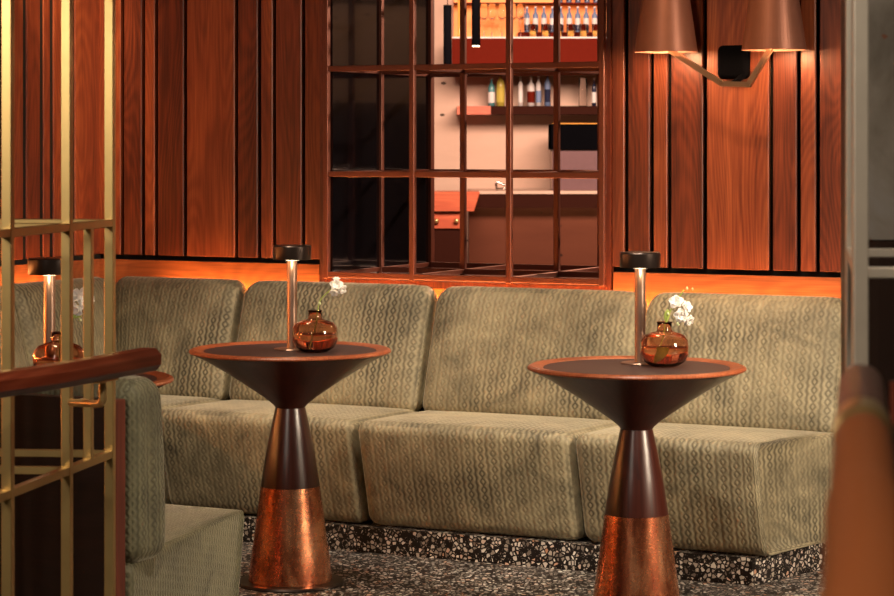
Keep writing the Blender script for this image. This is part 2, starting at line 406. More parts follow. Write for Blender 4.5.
def cushion(name, parent, x0, x1, y0, y1, z0, z1, r, deform, m='velvet', nx=14, ny=6, nz=10, uvoff=(0, 0)):
    """rounded box in local (x=along, y=depth, z=up), passed through deform(x,y,z,fx,fy,fz) -> world"""
    def cuts(a, b, n):
        k = 6; e = [a+r*(1-math.cos(math.pi/2*i/k)) for i in range(k)]
        e2 = [b-(q-a) for q in reversed(e)]
        mid = [a+r+(b-a-2*r)*i/n for i in range(n+1)]
        return e+mid+e2
    X, Y, Z = cuts(x0, x1, nx), cuts(y0, y1, ny), cuts(z0, z1, nz)
    bm = bmesh.new(); lay = bm.loops.layers.uv.verify(); cache = {}
    cx, cy, cz = (x0+x1)/2, (y0+y1)/2, (z0+z1)/2
    def vert(i, j, k):
        key = (i, j, k)
        if key in cache: return cache[key]
        p = Vector((X[i], Y[j], Z[k]))
        q = Vector((min(max(p.x, x0+r), x1-r), min(max(p.y, y0+r), y1-r), min(max(p.z, z0+r), z1-r)))
        d = p-q
        if d.length > 1e-9:
            p = q+d.normalized()*r if max(abs(d.x), abs(d.y), abs(d.z)) > 1e-9 else p
        fx, fy, fz = (p.x-cx)/(x1-x0)*2, (p.y-cy)/(y1-y0)*2, (p.z-cz)/(z1-z0)*2
        v = bm.verts.new(deform(p.x, p.y, p.z, fx, fy, fz)); cache[key] = (v, p); return cache[key]
    def quad(ks, ax):
        vp = [vert(*k) for k in ks]
        if len({v for v, _ in vp}) < 4: return
        f = bm.faces.new([v for v, _ in vp])
        for l, (v, p) in zip(f.loops, vp):
            l[lay].uv = {'y': (p.x, p.z), 'z': (p.x, p.y+z1-y0), 'x': (p.y, p.z)}[ax]
    I, J, K = len(X)-1, len(Y)-1, len(Z)-1
    for k in (0, K):
        for i in range(I):
            for j in range(J): quad([(i, j, k), (i+1, j, k), (i+1, j+1, k), (i, j+1, k)], 'z')
    for j in (0, J):
        for i in range(I):
            for k in range(K): quad([(i, j, k), (i+1, j, k), (i+1, j, k+1), (i, j, k+1)], 'y')
    for i in (0, I):
        for j in range(J):
            for k in range(K): quad([(i, j, k), (i, j+1, k), (i, j+1, k+1), (i, j, k+1)], 'x')
    return finish(name, bm, m, parent, True)

# ------------------------------------------------------------------ structure
CW = 7.535       # face of the main wall boards
UW = -5.242      # face of the left wall
Zb, Ztop = .916, 2.85
def struct(name, m, fn, parent=None):
    o = one(name, m, parent, fn)
    if not parent: o['kind'] = 'structure'
    return o
struct('floor', 'terrf', lambda bm: wbox(bm, -7, 7, -1.5, 9.0, -.05, 0))
def slab(bm): wbox(bm, -7, 8, -1.5, 9.0, 2.85, 2.9)
struct('ceiling', 'ceil', slab)
# main wall backing with the opening for the lattice
UO0, UO1, ZO = U_at(324.3, 7.515), U_at(606, 7.515), .850
wallb = struct('wall_back', 'seam', lambda bm: lbox(bm, UW-.3, UO0, CW+.05, CW+.83, 0, Ztop))
wallc_ = struct('wall_back', 'seam', lambda bm: lbox(bm, UO1, .8, CW+.05, CW+.83, 0, Ztop))
walld_ = struct('wall_back', 'seam', lambda bm: lbox(bm, UO0, UO1, CW+.05, CW+.83, 0, ZO-.024))
def boards(bm, edges, place):
    """edges: list of (a,b) spans along the wall, one bevelled board each"""
    for a, b in edges:
        tmp = bmesh.new(); place(tmp, a, b); bevel(tmp, .0025, 1)
        me = bpy.data.meshes.new('t'); tmp.to_mesh(me); tmp.free(); bm.from_mesh(me); bpy.data.meshes.remove(me)
def spans(ps, g=.0074):
    out = []
    for a, b in zip(ps, ps[1:]): out.append((a+g, b-g))
    return out
gl = [U_at(p, CW) for p in (122, 143, 156, 185, 236, 259, 274, 303)]
gr = [U_at(p, CW) for p in (626, 651.4, 669, 704.7, 770.7, 798.4, 817.5, 847)]
sp = spans([UW+.004]+gl+[UO0-.02]) + spans([UO1+.006]+gr+[gr[-1]+.17, gr[-1]+.3, gr[-1]+.55, gr[-1]+.8, gr[-1]+1.2])
sp[0] = (UW-.004, sp[0][1])
NL = len(gl)+1
one('board_cladding', 'walnut', wallb, lambda bm: boards(bm, sp[:NL], lambda t, a, b: lbox(t, a, b, CW, CW+.021, Zb, Ztop)))
one('board_cladding', 'walnut', wallc_, lambda bm: boards(bm, sp[NL:], lambda t, a, b: lbox(t, a, b, CW, CW+.021, Zb, Ztop)))
one('lower_band', 'band', wallb, lambda bm: lbox(bm, UW, UO0-.03, CW-.004, CW+.021, .35, Zb-.018))
one('lower_band', 'band', wallc_, lambda bm: lbox(bm, UO1+.02, .3, CW-.004, CW+.021, .35, Zb-.018))
one('lower_band', 'band', walld_, lambda bm: lbox(bm, UO0-.03, UO1+.02, CW-.004, CW+.021, .35, ZO-.026))
wl = struct('wall_left', 'seam', lambda bm: lbox(bm, UW-.15, UW-.006, 1.0, CW+.02, 0, Ztop))
cs = [C_at(p, UW) for p in (0, 25, 42, 52, 73.5)]
cl = [2.0, 3.2, 4.4, 5.2, 5.75, 6.1]+[c for c in cs if c > 6.15]+[CW-.002]
sl = spans(cl, .0105); sl[-1] = (sl[-1][0], CW+.001)
one('board_cladding', 'walnut', wl, lambda bm: boards(bm, sl, lambda t, a, b: lbox(t, UW-.021, UW, a, b, Zb, Ztop)))
one('lower_band', 'band', wl, lambda bm: lbox(bm, UW-.021, UW+.004, 2.0, CW-.005, .35, Zb-.018))
struct('trim_light_strip_back', 'led', lambda bm: lbox(bm, UW+.30, -2.3, 7.490, 7.503, .755, .770))
struct('trim_light_strip_left', 'led', lambda bm: lbox(bm, UW+.032, UW+.045, 3.0, 7.2, .755, .770))
# opening lining
bm = bmesh.new(); lbox(bm, UO0, UO0+.012, CW+.02, CW+.80, ZO, Ztop)
o = finish('trim_1', bm, 'blackgloss'); tag(o, 'tall black lacquered side lining of the opening behind the bronze lattice', kind='structure')
def jr(bm): lbox(bm, UO1-.012, UO1, CW+.02, CW+.80, ZO, Ztop)
tag(struct('trim_2', 'casing', jr))
tag(struct('trim_3', 'casing', lambda bm: lbox(bm, UO0, UO1, CW-.02, CW+.80, ZO-.022, ZO)))
def case(bm):
    lbox(bm, UO0-.014, UO0+.003, CW-.028, CW+.022, ZO-.022, Ztop)
    lbox(bm, UO1-.003, UO1+.012, CW-.010, CW+.022, ZO-.022, Ztop)
struct('trim_4', 'casing', case)
struct('trim_5', 'casing', lambda bm: lbox(bm, UO0-.016, UO0+.014, CW+.80, CW+.83, ZO, Ztop))
# rest of the front room, behind and beside the camera
struct('wall_right', 'wallc', lambda bm: wbox(bm, 4.6, 4.7, -1.5, 7.0, 0, 2.85))
struct('wall_rear', 'wallc', lambda bm: wbox(bm, -4.5, 4.6, -1.5, -1.4, 0, 2.85))

# ------------------------------------------------------------------ wall lattice
lat = thing('lattice_screen', L(-3.69, 7.53, ZO), 'bronze red open box lattice filling the wall opening towards the bar', 'lattice')
US = [U_at(p, 7.515) for p in (326.6, 412.7, 509.4, 602.5)]; CS = [7.515, 7.92, 8.325]; ZS = [.864, 1.226, 1.604, 1.975, 2.345, 2.71]
bw = .020
for ci, C in enumerate(CS):
    for U in US:
        if ci and U == US[0]: U = US[0]+.004
        one('post', 'lattice', lat, lambda bm: lbox(bm, U-bw/2, U+bw/2, C-bw/2, C+bw/2, ZO if ci else ZO, Ztop-.02), .0015, 1)
    for z in ZS:
        one('crossbar', 'lattice', lat, lambda bm: lbox(bm, US[0]-bw/2, US[-1]+bw/2, C-bw/2+.001, C+bw/2-.001, z-bw/2, z+bw/2), .0015, 1)
for U in US:
    for z in ZS:
        one('depth_bar', 'lattice', lat, lambda bm: lbox(bm, U-bw/2+.001, U+bw/2-.001, CS[0], CS[-1], z-bw/2+.0015, z+bw/2-.0015), .0015, 1)

# ------------------------------------------------------------------ banquettes
def main_seat_def(flare=False, inset0=False):
    def d(x, y, z, fx, fy, fz):
        # y: 0 front .. depth; z from .085 to .44
        fzz = (z-.085)/.35
        C = y + (1-max(0, min(1, fy*.5+.5)))*0
        front = (1-(fy*.5+.5))
        C -= front*(-.045+.092*min(1, max(0, fzz)))
        C += 0
        zz = z - .012*(fy*.5+.5)*(1 if fz > 0 else 0) + (.008*(1-fx**4)*(1-abs(fy)**3) if fz > .5 else 0)
        if front > .9: C -= .010*(1-fx**4)*(1-fz**2)
        U = x
        if flare: U = x - (.205 if fx > 0 else 0)*max(0, fx)**6*front
        return L(U, C, zz)
    return d
def back_def(mitre=False):
    def d(x, y, z, fx, fy, fz):
        h = (z-.40)/.45
        if z > .65: z -= .017*(max(0, abs(fx)-.78)/.22)**2
        if mitre: x += .11*(1-h)*max(0, -fx)
        C = y + .13*h - .0
        C -= (.020*(1-fx**6)*(1-fz**4) if fy < 0 else 0)
        return L(x, C, z)
    return d
def section(loc, label, spec_back, spec_seat, flare=False, m='velvet', rot=None):
    pass
BACKS = [(-5.095, -4.518), (-4.518, -3.743), (-3.743, -2.96), (-2.96, -2.262)]
SEATS = [(-4.935, -4.518), (-4.518, -3.743), (-3.743, -2.974), (-2.974, -2.235)]
LB = ['corner section of the olive velvet banquette, left of all tables',
      'olive velvet banquette section behind the left pedestal table',
      'olive velvet banquette section between the two front pedestal tables',
      'right end section of the olive velvet banquette, behind the right pedestal table']
g = .0025
for i, ((b0, b1), (s0, s1), lb) in enumerate(zip(BACKS, SEATS, LB)):
    t = thing('banquette_section', L((s0+s1)/2, 7.1, 0), lb, 'banquette', 'olive banquette sections along the panelled wall')
    cushion('seat', t, s0+g, s1-g, 6.845, 7.33, .085, .436, .040, main_seat_def(i == 3))
    cushion('backrest', t, b0+g, b1-g, 7.245, 7.345, .405, .843, .049, back_def(i == 0))
    one('back_frame', 'darkwood', t, lambda bm: lbox(bm, max(b0, -4.95)+.03, b1-.03, 7.42, 7.47, .02, .74))
# left wing: same profiles turned 90 degrees
def wing(x0, x1, lb, corner=False):
    t = thing('banquette_section', L(-4.9, (x0+x1)/2, 0), lb, 'banquette', 'olive banquette sections along the left wall')
    def sd(x, y, z, fx, fy, fz):
        front = 1-(fy*.5+.5); fzz = min(1, max(0, (z-.085)/.35))
        return L(-(y-front*(-.045+.085*fzz)), x, z)
    def bd(x, y, z, fx, fy, fz):
        h = (z-.40)/.45; C = y+.13*h-(.02*(1-fx**6)*(1-fz**4) if fy < 0 else 0)
        if corner: x -= .10*(1-h)*max(0, fx)
        return L(-C, x, z)
    if not corner: cushion('seat', t, x0+g, x1-.05, 4.55, 4.98, .085, .442, .028, sd)
    cushion('backrest', t, x0+g, x1-g, 4.95, 5.04, .405, .843, .044, bd)
wing(6.785, 7.39, 'olive velvet banquette section at the left wall beside the corner', True)
wing(6.10, 6.785, 'olive velvet banquette section at the left wall, behind the brass screen')
# terrazzo plinth
def plinth(bm):
    add_hex(bm, [L(-4.52, 6.875, 0), L(-2.408, 6.875, 0), L(-2.262, 7.40, 0), L(-4.52, 7.40, 0), L(-4.52, 6.875, .083), L(-2.408, 6.875, .083), L(-2.262, 7.40, .083), L(-4.52, 7.40, .083)])
struct('baseboard_back', 'terr', plinth)
struct('baseboard_left', 'terr', lambda bm: lbox(bm, -5.1, -4.56, 6.1, 7.4, 0, .083))

# facing sofa (seen from its right end)
fs = thing('banquette_section', L(-3.5, 4.75, 0), 'green velvet banquette end facing away, beside the brass screen at left', 'banquette')
def fseat(x, y, z, fx, fy, fz):
    # y from back(4.47) to front(5.05)
    ff = fy*.5+.5
    C = y + (-.05+.05*(z-.085)/.35)*ff
    U = x-(.185*max(0, fx)**6)*max(0, ff)
    return L(U, C, z+(.006*(1-fx**4)*(1-abs(fy)**3) if fz > .5 else 0))
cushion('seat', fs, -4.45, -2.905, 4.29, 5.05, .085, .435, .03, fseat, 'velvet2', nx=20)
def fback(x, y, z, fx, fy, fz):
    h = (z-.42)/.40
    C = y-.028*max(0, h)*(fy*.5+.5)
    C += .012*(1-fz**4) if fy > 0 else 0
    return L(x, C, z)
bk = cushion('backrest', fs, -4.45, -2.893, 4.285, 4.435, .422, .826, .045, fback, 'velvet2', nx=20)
one('back_panel', 'casing', fs, lambda bm: lbox(bm, -4.45, -2.911, 4.245, 4.282, .0, .786), .002, 1)
struct('baseboard_front', 'terr', lambda bm: lbox(bm, -4.44, -3.05, 4.30, 4.985, 0, .083))
# dark panelling behind the screen
def pan(bm):
    lbox(bm, -5.2, -2.913, 4.215, 4.242, 0, .79)
struct('trim_6', 'darkwood', pan)

# ------------------------------------------------------------------ pedestal tables
def make_table(label):
    t = thing('pedestal_table', (0, 0, 0), label, 'table', 'round hourglass pedestal tables')
    one('foot_plate', 'lamphead', t, lambda bm: lathe(bm, [(0, 0), (.163, 0), (.165, .004), (.160, .009), (0, .009)], 64), smooth=False)
    # bands
    one('lower_cone', 'copper', t, lambda bm: lathe(bm, [(0, .010), (.1265, .010), (.1265, .014), (.122, .06), (.105, .18), (.0898, .296), (0, .296)], 96), smooth=False)
    p = [(0, .297), (.0885, .297), (.0885, .299), (.074, .41), (.060, .48), (.0455, .527), (.0435, .533), (0, .533)]
    p = [(0, .2965), (.0893, .2965), (.0893, .299), (.0735, .40), (.0575, .48), (.0455, .533), (0, .533)]
    one('upper_cone', 'conewood', t, lambda bm: lathe(bm, p, 96))
    bowl = [(0, .5335), (.0445, .5335), (.050, .541), (.061, .5505), (.081, .566), (.106, .583), (.155, .616), (.204, .647), (.255, .677), (.297, .6975), (0, .6975)]
    one('bowl', 'conewood', t, lambda bm: lathe(bm, bowl, 96))
    one('rim', 'rim', t, lambda bm: lathe(bm, [(.262, .6985), (.298, .6985), (.3055, .7010), (.307, .7045), (.304, .709), (.296, .7125), (.272, .7095), (.262, .7055)], 96, closed=True))
    one('table_top', 'top', t, lambda bm: lathe(bm, [(0, .6985), (.2615, .6985), (.2615, .7065), (0, .7065)], 96))
    for ch in t.children:
        for pl in ch.data.polygons: pl.use_smooth = True
        ch.data.set_sharp_from_angle(angle=math.radians(28))
    return t
ZT = .7065
TB = [Vector((-.476, 7.27, 0)), Vector((.532, 6.72, 0)), Vector((-1.035, 6.37, 0))]
tl = ['round pedestal table with copper base, in the middle left of the main banquette', 'round pedestal table with copper base, nearest the right end of the banquette', 'round pedestal table mostly hidden by the brass screen and handrail']
t0 = make_table(tl[0]); t0.location = TB[0]
for k in (1, 2): dup(t0, TB[k], tl[k], rz=.6*k)

# table lamps
def make_lamp(label):
    t = thing('table_lamp', (0, 0, 0), label, 'lamp', 'cordless table lamps with disc heads')
    one('base', 'lampstem', t, lambda bm: lathe(bm, [(0, 0), (.054, 0), (.0555, .002), (.054, .004), (0, .0045)], 48))
    def st(bm): lathe(bm, [(0, .0045), (.0155, .0045), (.0155, .272), (0, .272)], 32)
    one('stem', 'lampstem', t, st)
    one('lamp_head', 'lamphead', t, lambda bm: lathe(bm, [(.0165, .279), (.054, .279), (.0575, .2745), (.0585, .277), (.0585, .314), (.056, .318), (0, .319), (0, .285), (.0165, .284)], 48))
    d = one('diffuser', 'lampglow', t, lambda bm: lathe(bm, [(.0158, .2725), (.026, .2725), (.027, .2785), (.0158, .2785)], 40, closed=True))
    for ch in t.children:
        for pl in ch.data.polygons: pl.use_smooth = True
        ch.data.set_sharp_from_angle(angle=math.radians(28))
    return t
LP = [Vector((-.4725, 7.30, ZT)), Vector((.551, 6.83, ZT)), Vector((-1.074, 6.47, ZT))]
ll = ['bronze disc lamp standing on the left pedestal table', 'bronze disc lamp standing on the right pedestal table', 'bronze disc lamp seen behind the posts of the brass screen']
l0 = make_lamp(ll[0]); l0.location = LP[0]
for k in (1, 2): dup(l0, LP[k], ll[k])
for k in range(3):
    d = bpy.data.lights.new('lamp_light', 'POINT'); d.energy = .3; d.color = (1, .72, .42); d.shadow_soft_size = .012
    o = bpy.data.objects.new('lamp_light', d); COL.objects.link(o); o.location = LP[k]+Vector((.0, -.045, .262))

# vases
def make_vase(label):
    t = thing('bud_vase', (0, 0, 0), label, 'vase', 'amber glass bud vases')
    outer = [(0, 0), (.030, 0), (.040, .003), (.058, .015), (.0675, .034), (.0695, .055), (.0665, .075), (.055, .089), (.036, .096), (.0235, .099), (.0205, .104), (.0205, .121), (.022, .126)]
    inner = [(.0185, .126), (.0178, .104), (.023, .0965), (.036, .0925), (.053, .086), (.063, .074), (.0655, .055), (.0635, .036), (.055, .019), (.037, .008), (0, .006)]
    sm = lambda p: [(v.x, v.z) for v in smooth_path([Vector((a, 0, b)) for a, b in p], 3)]
    one('glass_body', 'amber', t, lambda bm: lathe(bm, [(max(0, a), b) for a, b in outer+inner], 56), smooth=True)
    wat = [(0, .007), (.036, .009), (.0542, .020), (.0628, .036), (.0648, .05), (.0648, .058), (0, .058)]
    one('water', 'water', t, lambda bm: lathe(bm, wat, 56), smooth=True)
    return t
VP = [Vector((-.397, 7.205, ZT)), Vector((.6115, 6.735, ZT)), Vector((-1.033, 6.375, ZT))]
vl = ['round amber glass vase on the left pedestal table', 'round amber glass vase on the right pedestal table', 'round amber glass vase seen behind the brass screen']
v0 = make_vase(vl[0]); v0.location = VP[0]
for k in (1, 2): dup(v0, VP[k], vl[k], rz=k)

# flowers
def blossom(bm, c, r, ax, n=5, seed=0):
    rnd = random.Random(seed); ax = Vector(ax).normalized()
    s = ax.cross(Vector((.2, .1, 1))).normalized(); u = ax.cross(s)
    for layer, (nn_, rr, lift) in enumerate(((n, 1.0, .15), (n, .75, .5), (3, .45, .9))):
        for i in range(nn_):
            a = 2*math.pi*(i+.5*layer)/nn_+rnd.uniform(-.2, .2)
            d = s*math.cos(a)+u*math.sin(a); q = -s*math.sin(a)+u*math.cos(a)
            L_ = 1.08*r*rr*rnd.uniform(.85, 1.1); wd = L_*.48
            rows = []
            for j in range(5):
                f = j/4; ww = wd*math.sin(math.pi*(.12+.80*f))
                row = []
                for k in (-1, -.5, 0, .5, 1):
                    h = ax*(L_*(lift*f+.10*k*k+.22*f*f*(1 if lift > .3 else -.3)+.05*math.sin(5*f+k*3+i)))
                    row.append(bm.verts.new(c+d*(L_*f)*(1-.3*lift)+q*(ww*k)+h))
                rows.append(row)
            for A, B in zip(rows, rows[1:]):
                for k in range(4): bm.faces.new([A[k], A[k+1], B[k+1], B[k]])
def flower(name, base, stempts, blooms, buds, label, leaf=None):
    t = thing(name, base, label, 'flower', 'white flower sprigs in vases')
    one('stem', 'green', t, lambda bm: tube(bm, smooth_path(stempts, 8), .0019, 6), smooth=True)
    for i, (c, r, ax) in enumerate(blooms):
        o = one('blossom', 'petal', t, lambda bm: blossom(bm, Vector(c), r, ax, 5, i+3), smooth=True)
        md = o.modifiers.new('thickness', 'SOLIDIFY'); md.thickness = .0006
    for c, r in buds:
        def b_(bm):
            lathe(bm, [(0, -r*1.4), (r*.7, -r*.7), (r, 0), (r*.6, r*.9), (0, r*1.5)], 10, c)
        one('bud', 'bud', t, b_, smooth=True)
    if leaf: 
        for a, b in leaf:
            def lf(bm):
                a_ = Vector(a); b_ = Vector(b); d = b_-a_; s = d.cross(Vector((0, 1, 0))).normalized()
                n = 6; P = []
                for j in range(n+1):
                    f = j/n; wdt = .2*d.length*math.sin(math.pi*min(1, f*.95+.03)); p = a_+d*f+Vector((0, 0, .1*d.length*math.sin(math.pi*f)))
                    P.append((bm.verts.new(p-s*wdt), bm.verts.new(p+Vector((0, .12*wdt, -.3*wdt))), bm.verts.new(p+s*wdt)))
                for A, B in zip(P, P[1:]):
                    bm.faces.new([A[0], A[1], B[1], B[0]]); bm.faces.new([A[1], A[2], B[2], B[1]])
            o = one('leaf', 'green', t, lf, smooth=True); md = o.modifiers.new('thickness', 'SOLIDIFY'); md.thickness = .0006
Y0 = 7.205
fp = lambda x, y, Y=Y0: W(x, y, Y)
b0 = VP[0]+Vector((-.015, 0, .014))
flower('flower_sprig', b0, [b0, VP[0]+Vector((.004, 0, .09)), VP[0]+Vector((.008, 0, .125)), fp(321, 299), fp(334, 287)],
       [(fp(336, 285), .020, (.2, -1, .2)), (fp(341, 289), .018, (.7, -.6, -.4)), (fp(334, 292, Y0-.01), .013, (-.3, -1, -.5)), (fp(336.5, 279.5), .011, (0, -.5, 1))],
       [(tuple(fp(319.5, 303.5)), .005)], 'white flower sprig leaning right in the left table vase')
one_b = VP[1]+Vector((-.03, -.02, .014)); Y1 = 6.735
fp = lambda x, y, Y=Y1: W(x, y, Y)
flower('flower_sprig', one_b, [one_b, VP[1]+Vector((-.004, 0, .08)), VP[1]+Vector((0.004, 0, .125)), fp(670, 312), fp(677, 300), fp(684, 290)],
       [(fp(676, 302), .021, (-.2, -1, .4)), (fp(686, 307), .019, (.7, -.8, .3)), (fp(681, 315), .021, (.1, -1, -.2)), (fp(688, 320), .018, (.6, -.8, -.6))],
       [(tuple(fp(687, 288.5)), .004), (tuple(fp(692.5, 289)), .003), (tuple(fp(678, 324)), .005), (tuple(fp(668, 314)), .004)], 'white freesia sprig in the right table vase',
       [(one_b+Vector((0, 0, .002)), one_b+Vector((.04, -.01, .04))), (VP[1]+Vector((0.004, 0, .12)), fp(668, 309))])
b2 = VP[2]+Vector((.0, 0, .014)); Y2 = 6.375
fp = lambda x, y, Y=Y2: W(x, y, Y)
flower('flower_sprig', b2, [b2, VP[2]+Vector((.002, 0, .08)), VP[2]+Vector((.004, 0, .125)), fp(64, 325), fp(73, 309)],
       [(fp(76, 296), .022, (-.2, -1, .5)), (fp(84, 303), .021, (.5, -1, .2)), (fp(76, 309), .020, (-.3, -1, -.3)), (fp(86, 291), .016, (.5, -.8, .6)), (fp(90, 300), .015, (1, -.6, 0))],
       [(tuple(fp(80, 320)), .005)], 'white flower sprig seen between the posts of the brass screen', [(fp(70, 318), fp(82, 316))])

# ------------------------------------------------------------------ wall sconce
scn = thing('wall_sconce', L(-2.66, 7.53, 1.602), 'bronze wall sconce with two tapered shades on the panelled wall', 'sconce')
one('back_plate', 'black', scn, lambda bm: lbox(bm, -2.748, -2.640, 7.49, 7.534, 1.548, 1.66), .018, 4, True)
Csh = 7.385
for Uc in (-2.885, -2.512):
    c = L(Uc, Csh, 0)
    z0, z1 = 1.636, 1.95
    one('lamp_shade', 'shade', scn, lambda bm: lathe(bm, [(.1045, z0), (.0585, z1), (0, z1), (0, z1-.002), (.0565, z1-.002), (.1025, z0)], 64, (c.x, c.y, 0), closed=False), smooth=False)
    sh = scn.children[-1]
    for pl in sh.data.polygons: pl.use_smooth = True
    sh.data.set_sharp_from_angle(angle=math.radians(30))
    one('light_diffuser', 'lampglow', scn, lambda bm: lathe(bm, [(0, z0+.05), (.05, z0+.05), (.05, z0+.056), (0, z0+.056)], 32, (c.x, c.y, 0)))
    d = bpy.data.lights.new('sconce_light', 'POINT'); d.energy = 5.0; d.color = (1, .60, .30); d.shadow_soft_size = .03
    o = bpy.data.objects.new('sconce_light', d); COL.objects.link(o); o.location = (c.x, c.y, z0+.012)
def armf(bm):
    pts = [L(-2.868, Csh, 1.640), L(-2.69, Csh, 1.530), L(-2.598, Csh, 1.526), L(-2.525, Csh, 1.640)]
    for a, b in zip(pts, pts[1:]): 
        d = (b-a).normalized()*.004; bar(bm, a-d, b+d, .020, .017, side=NV)
one('arm', 'arm', scn, armf)
one('bracket', 'black', scn, lambda bm: bar(bm, L(-2.655, 7.50, 1.56), L(-2.650, Csh, 1.531), .014))
for Uc in (-2.885, -2.512):
    one('cross_brace', 'arm', scn, lambda bm: bar(bm, L(Uc-.045, Csh, 1.641), L(Uc+.045, Csh, 1.641), .012, .006))

# ------------------------------------------------------------------ brass screen, left
k = 4.21
def SP(a, z=0): return Vector((k*(-.187+.0265*a), k*(1+.14*a), z))
sd = (SP(1)-SP(0)).normalized(); sn = Vector((sd.y, -sd.x, 0))
scr = thing('lattice_screen', SP(.5), 'brass open lattice screen with slim posts at the left edge', 'lattice')
zu, zl, bb = 1.174, .711, .0185
def post(parent, a, z0, z1, m='brass', w_=bb):
    p = SP(a); 
    def f(bm): bar(bm, p+Vector((0, 0, z0)), p+Vector((0, 0, z1)), w_, w_, side=sd)
    return one('post', m, parent, f, .0012, 1)
for a in (-.45, .069, .581, 1.0): post(scr, a, 0, 2.84)
post(scr, .785, zl, zu, w_=.0165)
for z in (zu, zl, zl-.463, zu+.463, zu+.926, zu+1.389):
    one('crossbar', 'brass', scr, lambda bm: bar(bm, SP(-.45, z), SP(1.0, z), bb-.002, bb-.003), .0012, 1)
BK = Vector((-.37, .03, 0))
for a in (.069, .581, 1.0):
    p = SP(a)+BK
    one('post', 'brass', scr, lambda bm: bar(bm, p, p+Vector((0, 0, 2.84)), bb, bb, side=sd))
    for z in (zu, zl, zu+.463):
        one('depth_bar', 'brass', scr, lambda bm: bar(bm, SP(a, z), SP(a, z)+BK, bb-.004, bb-.004), .0012, 1)

# handrail left
hr = thing('handrail', W(100, 370, 4.4), 'polished reddish wood handrail sloping across the brass screen at left', 'handrail')
zr = .925
RP = [Vector((-1.15, 3.25, zr)), Vector((-.93, 3.72, zr)), Vector((-.757, 4.055, zr)), Vector((-.685, 4.20, zr)), Vector((-.563, 4.53, zr))]
def rail(bm, P, hw, hh, ch):
    lay = bm.loops.layers.uv.verify(); rings = []; dist = 0
    prof = [(-hw, -hh+ch), (-hw+ch, -hh), (hw-ch, -hh), (hw, -hh+ch), (hw, hh-ch), (hw-ch, hh), (-hw+ch, hh), (-hw, hh-ch)]
    pp = smooth_path(P, 6); ds = []
    for i, p in enumerate(pp):
        if i: dist += (p-pp[i-1]).length
        ds.append(dist)
        d = (pp[min(i+1, len(pp)-1)]-pp[max(i-1, 0)]).normalized(); s = d.cross(Vector((0, 0, 1))).normalized()
        rings.append([bm.verts.new(p+s*a+Vector((0, 0, b))) for a, b in prof])
    for i in range(len(rings)-1):
        for j in range(8):
            f = bm.faces.new([rings[i][j], rings[i][(j+1) % 8], rings[i+1][(j+1) % 8], rings[i+1][j]])
            for l, (q, jj) in zip(f.loops, ((i, j), (i, j+1), (i+1, j+1), (i+1, j))): l[lay].uv = (ds[q], jj*.02)
    for r_ in (rings[0], rings[-1]): bm.faces.new(r_)
one('grip', 'railwood', hr, lambda bm: rail(bm, RP, .026, .0215, .012), .0012, 1)
def brk(bm):
    p = [Vector((-.627, 4.36, .906)), Vector((-.627, 4.36, .878)), Vector((-.628, 4.362, .864)), Vector((-.640, 4.385, .856)), Vector((-.672, 4.45, .850)), Vector((-.712, 4.535, .842))]
    tube(bm, smooth_path(p, 6), .0073, 12)
one('bracket', 'hardbrass', hr, brk, smooth=True)
one('bracket_plate', 'hardbrass', hr, lambda bm: bar(bm, Vector((-.640, 4.325, .9015)), Vector((-.614, 4.395, .9015)), .026, .005), .0015, 2)

# ------------------------------------------------------------------ right side: partition, screen, near handrail
par = struct('wall_partition', 'darkwood', lambda bm: wbox(bm, .668, 2.4, 4.0, 4.06, 0, 2.85))
one('aged_panel', 'patina', par, lambda bm: wbox(bm, .681, 2.4, 3.992, 3.999, 1.172, 2.85))
one('tinted_panel', 'darkglass', par, lambda bm: wbox(bm, .681, 2.4, 3.992, 3.999, .0, 1.170))
scr2 = thing('lattice_screen', (.9, 3.2, 0), 'pale bronze lattice screen in front of the aged panel at right', 'lattice')
px0 = W(860, 0, 3.0).x
def b2(name, a, b, w_, h=None, side=None): return one(name, 'brassd', scr2, lambda bm: bar(bm, a, b, w_, h, side=side), .0015, 1)
zc = 1.33-.16
X_ = Vector((1, 0, 0))
for j, dx in enumerate((0, .37, .74)):
    b2('post', Vector((px0+dx, 3.0, 0)), Vector((px0+dx, 3.0, 2.84)), .0185, side=X_)
    b2('post', Vector((px0+.083+dx, 3.55, 0)), Vector((px0+.083+dx, 3.55, 2.84)), .0185, side=X_)
    for z in (zc-.463, zc, zc+.926):
        b2('depth_bar', Vector((px0+dx, 3.0, z)), Vector((px0+.083+dx, 3.55, z)), .0165)
for z in (zc-.463, zc, zc+.926):
    b2('crossbar', Vector((px0, 3.0, z)), Vector((px0+.75, 3.0, z)), .014)
    b2('crossbar', Vector((px0+.083, 3.55, z)), Vector((px0+.833, 3.55, z)), .0135)
# near, out of focus handrail running towards the camera
hn = thing('handrail', (.32, 1.6, 1.1), 'blurred wooden handrail in the right foreground', 'handrail')
NP = smooth_path([Vector((.372, 2.14, 1.112)), Vector((.360, 2.08, 1.118)), Vector((.304, 1.75, 1.12)), Vector((.236, 1.35, 1.12)), Vector((.198, 1.12, 1.12)), Vector((.12, .7, 1.12))], 10)
far = [p for p in NP if p.y > 1.76]; near = [p for p in NP if p.y < 1.73]
one('grip', 'railwood', hn, lambda bm: tube(bm, far, [.0195*min(1, .35+.65*math.sqrt(min(1, i/7))) for i in range(len(far))], 20), smooth=True)  # far part in the darker wood, standing for weaker light there
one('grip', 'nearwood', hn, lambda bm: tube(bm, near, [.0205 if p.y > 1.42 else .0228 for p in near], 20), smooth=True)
one('highlight_band', 'hardbrass', hn, lambda bm: tube(bm, [far[-1]+(far[-2]-far[-1])*.3, near[0]+(near[1]-near[0])*.3], .0212, 20), smooth=True)  # gold ring stands in for a glossy highlight across the rail
